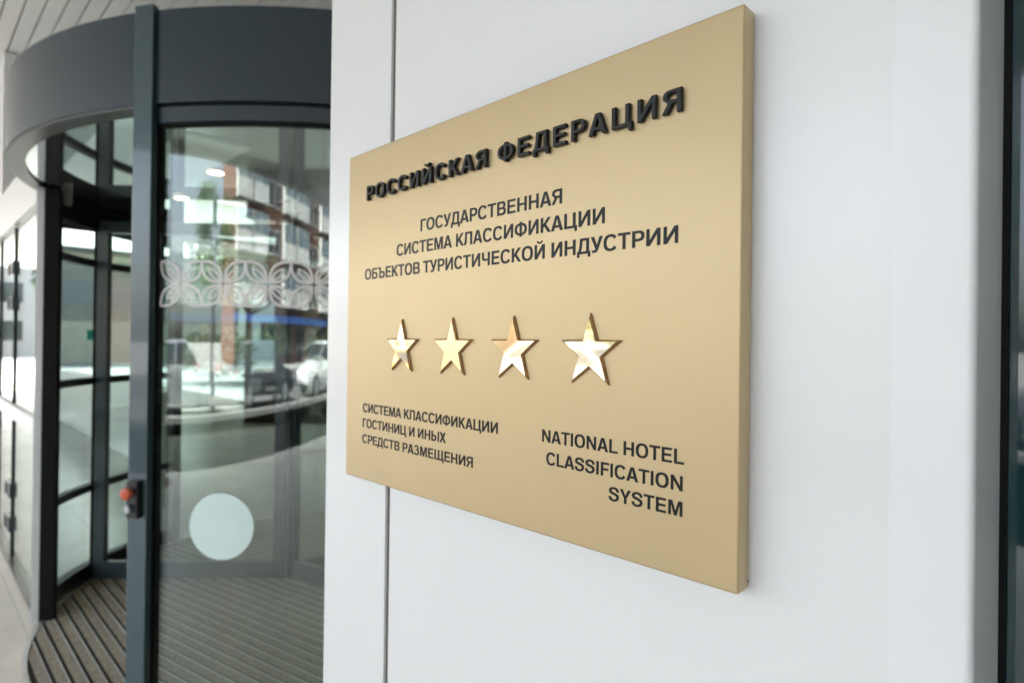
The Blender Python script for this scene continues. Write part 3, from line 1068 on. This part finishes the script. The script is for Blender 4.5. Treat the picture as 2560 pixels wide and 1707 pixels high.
# ------------------------------------------------------------------ glazed front left of the door
fac = thing("glass_front", (-8, FAC_Y, 0), "pale glazed entrance front with clamped glass doors left of the revolving door", "glass front")
XR = -3.30
gx = [-5.24, -4.43]
edges = [-13.0, -10.6, -8.2, -6.7, -5.24, -4.43, XR]
for i in range(len(edges) - 1):
    x0, x1 = edges[i] + 0.006, edges[i + 1] - 0.006
    for z0, z1 in ((0.02, 0.955), (1.045, 2.24)):
        MB().box(x0, x1, FAC_Y, FAC_Y + 0.012, z0, z1).build("pane", "glass_facade", fac)
for x in edges[1:-1]:
    m = MB()
    m.box(x - 0.0058, x + 0.0058, FAC_Y - 0.011, FAC_Y + 0.011, 0.02, 0.95)
    m.box(x - 0.0058, x + 0.0058, FAC_Y - 0.011, FAC_Y + 0.011, 1.05, 2.235)
    m.build("joint_seal", "frame_dark", fac)
MB().box(-13.1, XR, FAC_Y - 0.02, FAC_Y + 0.06, 0.955, 1.045).build("mid_rail", "wall_white", fac, bevel=0.004)
MB().box(-13.1, XR, FAC_Y - 0.03, FAC_Y + 0.12, 2.24, 2.54).build("head_beam", "wall_white", fac, bevel=0.004)
MB().box(-13.1, -5.3, FAC_Y, FAC_Y + 0.10, 2.541, 3.72).build("upper_panel", "wall_white", fac)
MB().box(-13.1, XR, FAC_Y - 0.03, FAC_Y + 0.05, 0.0, 0.019).build("sill", "trim_steel", fac)
MB().box(XR, XR + 0.012, FAC_Y - 0.01, FAC_Y + 0.02, 0.0, 2.239).build("mullion", "wall_white", fac)
for x, zz in ((-4.52, (1.965, 1.727, 0.465, 0.238)),):
    for z in zz:
        c_ = MB().box(x - 0.10, x + 0.10, FAC_Y - 0.022, FAC_Y - 0.001, z - 0.048, z + 0.048).build("glass_clamp", "frame_grey", fac, bevel=0.003)
        s_ = MB().box(x - 0.095, x - 0.01, FAC_Y - 0.028, FAC_Y - 0.0225, z - 0.036, z + 0.036).build("clamp_cover", "plastic_black", c_)
        s_.matrix_parent_inverse = Matrix.Identity(4)

# glass front right of the door, hidden behind the pier, closes the lobby
f2 = thing("side_glazing", (-0.5, 0.62, 0), "narrow glazed strip between the revolving door and the white pier", "glazing")
MB().box(-0.90, -0.10, 0.62, 0.632, 0.05, 2.5).build("pane", "glass_facade", f2)
MB().box(-0.90, -0.10, 0.60, 0.66, 2.5, 2.62).build("head_rail", "frame_grey", f2)
MB().box(-0.90, -0.10, 0.60, 0.66, 0.0, 0.05).build("base_rail", "frame_grey", f2)

# ------------------------------------------------------------------ lobby seen through the glass
LC = 4.10
lob = thing("lobby_shell", (-6, 4, 0), "pale hotel lobby walls behind the revolving door", "building")
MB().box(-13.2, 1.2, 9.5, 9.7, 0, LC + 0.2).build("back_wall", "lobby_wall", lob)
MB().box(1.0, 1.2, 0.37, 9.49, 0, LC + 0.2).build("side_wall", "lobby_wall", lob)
MB().box(-13.1, -4.3, 0.19, 1.90, LC, LC + 0.2).build("lobby_ceiling", "lobby_ceiling", lob)
MB().box(-13.1, 1.2, 1.905, 9.49, LC, LC + 0.2).build("lobby_ceiling", "lobby_ceiling", lob)
MB().box(-4.29, 1.2, 1.91, 2.05, 2.9, LC - 0.002).build("upper_wall", "wall_white", lob)
MB().box(-17.5, 1.3, 1.95, 9.8, LC + 0.22, LC + 0.5).build("sun_block_slab", "roof_grey", lob)  # two unseen slabs added to keep the sun out of the lobby
MB().box(-17.5, -13.12, -0.2, 1.94, LC + 0.22, LC + 0.5).build("sun_block_slab", "roof_grey", lob)
# end glazing
eg = thing("end_glazing", (-13, 4, 0), "tall glazed end wall of the lobby with thin mullions and dark head beams", "glazing")
for y0, y1 in ((0.2, 1.55), (1.6, 2.9), (2.95, 4.3), (4.35, 5.7)):
    MB().box(-13.01, -12.99, y0, y1, 0.1, 3.50).build("pane", "glass_smoke", eg)
for yy in (0.17, 1.57, 2.92, 4.32, 5.72):
    MB().box(-13.05, -12.95, yy - 0.025, yy + 0.025, 0, 3.52).build("mullion", "frame_dark", eg)
for z in (3.52, 3.84):
    MB().box(-13.06, -12.94, 0.15, 9.48, z, z + 0.16).build("head_beam", "frame_dark", eg)
MB().box(-13.05, -12.95, 0.15, 9.48, 3.70, 3.82).build("head_panel", "lobby_white", eg)
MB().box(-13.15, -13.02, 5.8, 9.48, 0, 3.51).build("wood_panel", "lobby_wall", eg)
# white parapet counter running parallel to the front
ct = MB()
ct.box(-12.85, -6.7, 1.58, 1.70, 0.0, 0.86)
ct.box(-12.85, -6.7, 1.7005, 2.55, 0.70, 0.74)
ct.box(-12.9, -6.66, 1.55, 1.78, 0.8605, 0.90)
tag(ct.build("lobby_counter", "lobby_white", bevel=0.006), "long white counter wall running across the lobby floor", "counter")
# reception desk
dk = thing("reception_desk", (-9.7, 4.6, 0), "dark brown reception desk with white ornaments on top, seen through the curved glass", "desk")
dx = Vector((0.78, 0.62, 0)).normalized(); dy = Vector((-dx.y, dx.x, 0))
O = Vector((-10.35, 3.95, 0))
MB().obox(O, dx, dy, 0, 0.62, 0, 0.55, 0.0, 0.83).build("desk_panel", "wood_dark", dk, bevel=0.005)
MB().obox(O, dx, dy, 0.62, 0.98, 0.03, 0.5, 0.0, 0.83).build("desk_column", "frame_grey", dk)
MB().obox(O, dx, dy, 0.98, 2.1, 0, 0.55, 0.0, 0.83).build("desk_panel", "wood_dark", dk, bevel=0.005)
MB().obox(O, dx, dy, -0.04, 2.14, -0.04, 0.6, 0.8305, 0.865).build("desk_top", "wood_dark", dk, bevel=0.004)
def dpt(s, t, z):
    p = O + dx * s + dy * t
    return (p.x, p.y, z)
def torus(m, c, R1, r2, n=28, k=10, tilt=None):
    vs = []
    for i in range(n):
        a_ = 2 * math.pi * i / n
        for j in range(k):
            b_ = 2 * math.pi * j / k
            rr_ = R1 + r2 * math.cos(b_)
            p = Vector((rr_ * math.cos(a_) * dx.x, rr_ * math.cos(a_) * dx.y, rr_ * math.sin(a_))) + Vector((dy.x, dy.y, 0)) * (r2 * math.sin(b_))
            vs.append(Vector(c) + p)
    fs = [(i * k + j, ((i + 1) % n) * k + j, ((i + 1) % n) * k + (j + 1) % k, i * k + (j + 1) % k) for i in range(n) for j in range(k)]
    m.add(vs, fs)
m = MB(); torus(m, dpt(1.30, 0.2, 1.06), 0.13, 0.045)
m.obox(O, dx, dy, 1.05, 1.75, 0.1, 0.35, 0.866, 0.94)
tag(m.build("ring_ornament", "ceramic_white", auto=40), "white ring-shaped ornament on a white block on the dark reception desk", "ornament")
m = MB(); m.lathe(dpt(0.25, 0.2, 0.866), [(0.0, 0), (0.16, 0), (0.2, 0.05), (0.16, 0.10), (0.0, 0.11)])
tag(m.build("bowl", "ceramic_white", auto=40), "low white bowl at the near end of the dark reception desk", "bowl")
for i, (s, h, lab) in enumerate(((0.62, 0.19, "small white rounded vase in the middle of the reception desk"), (0.86, 0.14, "short white pot beside the ring ornament on the reception desk"))):
    m = MB(); m.lathe(dpt(s, 0.2, 0.866), [(0.0, 0), (0.06, 0), (0.10, h * 0.5), (0.05, h), (0.0, h)])
    tag(m.build("vase", "ceramic_white", auto=40), lab, "vase")
# teal wall sign without writing
tag(MB().box(-12.93, -12.90, 2.02, 2.36, 1.46, 1.66).build("lobby_sign", "teal_paint"), "teal panel on the end glazing of the lobby", "panel")
# lamps added out of view to light the lobby
def at_ceil(px, py, z):
    s = 2560 / 2352
    d = fw + rt * ((px * s - 1280) / FPX) + up * (-(py * s - 853.5) / FPX)
    t = (z - CAM.z) / d.z
    return CAM + d * t
first = None
spots = [(-9.2, 1.0), (-6.4, 1.1), (-9.4, 5.4), (-6.0, 5.2)]
WHICH = ["over the white counter in the lobby", "over the open front of the lobby beside the revolving door", "above the dark reception desk", "in the middle of the lobby behind the revolving door"]
for i, (x, y) in enumerate(spots):
    if x < -12.8:
        x = -12.5
    lp = thing("fill_light", (x, y, LC), "unseen warm light added " + WHICH[i], "light", "added lights of the lobby")
    MB().arc((x, y), 0.085, 0.115, 0, 360, LC - 0.035, LC - 0.001, 28).build("lamp_ring", "lamp_ring", lp)
    MB().cyl((x, y, LC - 0.02), (0, 0, 1), 0.084, 0.018, 28).build("fill_disc", "lamp_glow", lp)
    L_ = bpy.data.lights.new("fill_source", 'SPOT')
    L_.energy = 30
    L_.color = (1.0, 0.90, 0.76)
    L_.spot_size = R(150)
    L_.spot_blend = 0.6
    L_.shadow_soft_size = 0.08
    lo = bpy.data.objects.new("fill_source", L_)
    COL.objects.link(lo)
    lo.parent = lp
    lo.location = (0, 0, -0.05)

# ------------------------------------------------------------------ street (seen as reflections in glass, stars and through the lobby)
def leaf_cloud(m, c, rad, n, size, mi=0, seed=0):
    rnd = random.Random(seed)
    for _ in range(n):
        while True:
            p = Vector((rnd.uniform(-1, 1), rnd.uniform(-1, 1), rnd.uniform(-1, 1)))
            if 0.35 < p.length < 1.0:
                break
        p = Vector((c[0] + p.x * rad[0], c[1] + p.y * rad[1], c[2] + p.z * rad[2]))
        a = Vector((rnd.gauss(0, 1), rnd.gauss(0, 1), rnd.gauss(0, 1))).normalized()
        b = a.orthogonal().normalized()
        s = size * rnd.uniform(0.6, 1.4)
        m.add([p - a * s - b * s * .5, p + a * s - b * s * .5, p + a * s + b * s * .5, p - a * s + b * s * .5], [(0, 1, 2, 3)], mi)

def shrub(x, y, h, w, mat_, label, seed, cat="shrub", group="shrubs beside the street"):
    t = thing("shrub", (x, y, 0), label, cat, group)
    m = MB()
    rnd = random.Random(seed)
    for _ in range(5):
        leaf_cloud(m, (x + rnd.uniform(-.35, .35) * w, y + rnd.uniform(-.3, .3) * w, h * rnd.uniform(.45, .7)), (w * .45, w * .4, h * .38), 260, 0.055, 0, rnd.random())
    m.build("foliage", mat_, t, fixn=False)
    MB().cyl((x, y, 0), (0, 0, 1), 0.05, h * 0.6, 8, 0, 0.02).build("stem", "bark", t)

def tree(x, y, h, w, mat_, label, seed):
    t = thing("street_tree", (x, y, 0), label, "tree", "trees along the street")
    rnd = random.Random(seed)
    m = MB().cyl((x, y, 0), (0, 0, 1), 0.16, h * 0.6, 10, 0, 0.08)
    cr = MB()
    for _ in range(9):
        c = (x + rnd.uniform(-.5, .5) * w, y + rnd.uniform(-.5, .5) * w, h * rnd.uniform(.45, .88))
        d = Vector(c) - Vector((x, y, h * .35))
        m.cyl((x, y, h * .35), d, 0.05, d.length, 6, 0, 0.015)
        leaf_cloud(cr, c, (w * .33, w * .33, h * .13), 380, 0.10, 0, rnd.random())
    m.build("trunk", "bark", t)
    cr.build("crown", mat_, t, fixn=False)

for i, (x, y, h, w, mt_, lab) in enumerate([
        (-9.9, -15.2, 2.3, 2.8, "leaf_green", "bright green shrub behind the white car"),
        (-17.5, -15.0, 1.9, 2.2, "leaf_yellow", "yellow green shrub behind the yellow car"),
        (6.0, -14.6, 2.0, 2.6, "leaf_dark", "dark shrub opposite the white pier"),
        (15.5, -14.8, 2.6, 3.2, "leaf_dark", "tall dark shrub before the brick block"),
        (21.0, -14.9, 2.2, 3.0, "leaf_green", "broad green shrub before the brick block"),
        (-21.5, 7.2, 2.0, 2.6, "leaf_yellow", "yellowish shrub outside the lobby end glazing")]):
    shrub(x, y, h, w, mt_, lab, 40 + i)
for i, (x, y, h, w, mt_, lab) in enumerate([
        (-17.5, -27.0, 5, 3.0, "leaf_green", "green street tree before the orange house"),
        (2.5, -26.5, 9, 4.2, "leaf_green", "green street tree left of the brick block"),
        (33.0, -26.0, 8, 4.0, "leaf_dark", "dark street tree before the far end of the brick block"),
        (-24.0, 9.5, 7, 3.6, "leaf_yellow", "yellowish tree beyond the lobby end glazing"),
        (-36.0, -6.5, 7, 4.0, "leaf_green", "green tree added far down the pavement to dim the bright glass front")]):  # last tree added to darken what the glass front mirrors
    tree(x, y, h, w, mt_, lab, 70 + i)

def block(x0, x1, y, floors, fh, wallm, label, bal=True, shop=None, depth=12, face=1):
    """apartment block whose front faces +y at y"""
    t = thing("apartment_building", ((x0 + x1) / 2, y, 0), label, "building")
    H = floors * fh + 0.8
    MB().box(x0, x1, y - depth, y, 0, H).build("wall", wallm, t)
    MB().box(x0 - .3, x1 + .3, y - depth - .3, y + .3, H + .001, H + .35).build("roof", "roof_grey", t)
    bay = 3.0
    n = int((x1 - x0) / bay)
    for f in range(floors):
        z = f * fh + 0.9
        for k in range(n):
            cx = x0 + (k + .5) * (x1 - x0) / n
            if f == 0 and shop:
                MB().box(cx - 1.2, cx + 1.2, y + .002, y + .06, .3, 2.4).build("shop_window", "window_dark", t)
                continue
            if bal and k % 3 != 2:
                q = MB()
                q.box(cx - 1.4, cx + 1.4, y + .003, y + 1.15, z - .25, z - .08)
                q.box(cx - 1.4, cx + 1.4, y + 1.08, y + 1.15, z - .0795, z + .85)
                q.box(cx - 1.44, cx - 1.401, y + .003, y + 1.15, z - .25, z + 2.1)
                q.box(cx + 1.401, cx + 1.44, y + .003, y + 1.15, z - .25, z + 2.1)
                q.box(cx - .05, cx + .05, y + 1.085, y + 1.155, z + .8505, z + 2.1)
                q.box(cx - 1.38, cx + 1.38, y + 1.09, y + 1.13, z + .8505, z + 2.1, 1)
                q.build("balcony", ["balcony_white", "balcony_glass"], t)
            else:
                for dx_ in (-.75, .75):
                    q = MB().box(cx + dx_ - .55, cx + dx_ + .55, y + .002, y + .05, z, z + 1.55)
                    q.box(cx + dx_ - .45, cx + dx_ + .45, y + .051, y + .07, z + .1, z + 1.45, 1)
                    q.build("window", ["window_white", "window_dark"], t)
    if shop:
        MB().box(x0, x1, y + .061, y + 1.0, 2.55, 3.0).build("awning", shop, t)
    return t

block(7.5, 46.0, -33.0, 9, 2.9, "brick_red", "long red brick apartment block with white glazed balconies and a blue awning", True, "awning_blue")
block(-33.0, -20.5, -36.0, 2, 2.9, "plaster_orange", "low orange plastered house across the street", False, None)
block(-62.0, -36.0, -34.0, 2, 3.0, "plaster_cream", "cream plastered house far down the street", False, None)
# tower and house beyond the lobby's end glazing (front turned towards the hotel)
tb = thing("apartment_building", (-52, 24, 0), "tall white apartment tower beyond the lobby end glazing", "building")
MB().box(-60, -50, 20, 31, 0, 30).build("wall", "plaster_white", tb)
MB().box(-60.3, -49.7, 19.7, 31.3, 30.001, 30.4).build("roof", "roof_grey", tb)
for f in range(9):
    for k in range(4):
        MB().box(-49.999, -49.95, 21 + k * 2.5, 22.2 + k * 2.5, 1.5 + f * 3.1, 3.0 + f * 3.1).build("window", "window_dark", tb)
tb = thing("apartment_building", (-45, 8, 0), "grey low building beyond the lobby end glazing", "building")
MB().box(-55, -42, 0, 16, 0, 6.5).build("wall", "plaster_cream", tb)
MB().box(-55.3, -41.7, -0.3, 16.3, 6.501, 6.8).build("roof", "roof_grey", tb)
MB().box(-41.999, -41.9, 0, 16, 2.5, 6.0).build("cladding_band", "roof_pale", tb)
for k in range(6):
    MB().box(-41.899, -41.86, 0.8 + k * 2.5, 2.6 + k * 2.5, 3.4, 4.9).build("window", "window_pale", tb)

tb = thing("apartment_building", (-66, -9, 0), "grey plastered building added far down the pavement to dim the bright glass front", "building")  # added to cover the bright horizon mirrored in the glass front
MB().box(-74, -62, -24, -0.5, 0, 10).build("wall", "plaster_grey", tb)
MB().box(-74.3, -61.7, -24.3, -0.2, 10.001, 10.4).build("roof", "roof_grey", tb)
for f in range(3):
    for k in range(8):
        MB().box(-61.999, -61.95, -23.2 + k * 2.8, -21.6 + k * 2.8, 1.2 + f * 3.1, 2.8 + f * 3.1).build("window", "window_dark", tb)

# parked cars
def make_car(paint):
    """car along x at the origin, nose towards +x"""
    t = bpy.data.objects.new("parked_car", None)
    COL.objects.link(t)
    tag(t, "", "car", "parked cars")
    L, W = 4.3, 1.74
    secs = [(-2.15, .45, .75, .70), (-2.05, .32, .95, .80), (-1.4, .28, 1.00, .86), (0.0, .26, .98, .87), (.95, .26, .95, .86), (1.8, .28, .80, .82), (2.08, .34, .68, .74), (2.15, .42, .60, .62)]
    m = MB()
    for (x, zb, zt, hw) in secs:
        ring = [(-hw * .92, zb), (-hw, zb + .12), (-hw, (zb + zt) / 2 + .05), (-hw * .93, zt), (0, zt + .03), (hw * .93, zt), (hw, (zb + zt) / 2 + .05), (hw, zb + .12), (hw * .92, zb)]
        m.v += [(x, yy, z) for yy, z in ring]
    n = 9
    for i in range(len(secs) - 1):
        for j in range(n):
            m.f.append((i * n + j, i * n + (j + 1) % n, (i + 1) * n + (j + 1) % n, (i + 1) * n + j)); m.mi.append(0)
    m.f.append(tuple(range(n))); m.mi.append(0)
    m.f.append(tuple(range((len(secs) - 1) * n, len(secs) * n))[::-1]); m.mi.append(0)
    m.build("body", paint, t, auto=35)
    c = MB()
    bot = [(-1.85, -.76, .99), (1.0, -.76, .97), (1.0, .76, .97), (-1.85, .76, .99)]
    top = [(-1.25, -.58, 1.42), (.25, -.58, 1.45), (.25, .58, 1.45), (-1.25, .58, 1.42)]
    c.add(bot + top, [(0, 1, 5, 4), (1, 2, 6, 5), (2, 3, 7, 6), (3, 0, 4, 7)], 0)
    c.build("window", "window_dark", t)
    r_ = MB().add([(-1.33, -.60, 1.41), (.32, -.60, 1.43), (.32, .60, 1.43), (-1.33, .60, 1.41), (-1.1, -.5, 1.49), (.1, -.5, 1.50), (.1, .5, 1.50), (-1.1, .5, 1.49)],
                  [(0, 1, 2, 3), (4, 5, 6, 7), (0, 1, 5, 4), (1, 2, 6, 5), (2, 3, 7, 6), (3, 0, 4, 7)])
    for s in (-1, 1):
        for xa, xb in ((-1.88, -1.30), (-.45, -.42), (1.03, .28)):
            r_.add([(xa - .05, s * .775, .985), (xa + .05, s * .775, .985), (xb + .05, s * .60, 1.43), (xb - .05, s * .60, 1.43)], [(0, 1, 2, 3)])
    r_.build("roof", paint, t, auto=40)
    for xx in (-1.32, 1.30):
        for s in (-1, 1):
            w = MB().cyl((xx, s * .70, .32), (0, s, 0), .32, .19, 22).build("wheel", "tyre", t)
            h = MB().cyl((xx, s * .891, .32), (0, s, 0), .20, .012, 16).build("rim", "paint_silver", w)
    for s in (-1, 1):
        MB().box(1.98, 2.13, s * .60 - .14, s * .60 + .14, .58, .70).build("headlight", "lamp_clear", t)
        MB().box(-2.16, -2.08, s * .62 - .12, s * .62 + .12, .68, .86).build("tail_light", "lamp_red", t)
    return t

cars = [("paint_white", [(-8.2, -11.4, 0, "white parked car in the lane before the green shrub"), (9.5, -11.5, R(180), "white parked car opposite the brick block")]),
        ("paint_yellow", [(-16.6, -11.5, 0, "yellow parked car left of the white car")]),
        ("paint_silver", [(-1.6, -11.5, 0, "silver parked car right of the white car"), (15.5, -11.5, 0, "silver parked car opposite the blue awning")]),
        ("paint_dark", [(4.0, -11.4, 0, "dark parked car opposite the white pier"), (22.0, -11.5, 0, "dark parked car at the far right of the lane")])]
for paint, ps in cars:
    base = make_car(paint)
    for i, (x, y, rz, lab) in enumerate(ps):
        c = base if i == 0 else copy_tree(base)
        c.location = (x, y, 0)
        c.rotation_euler = (0, 0, rz)
        c['label'] = lab
        c['category'] = "car"
        c['group'] = "parked cars"
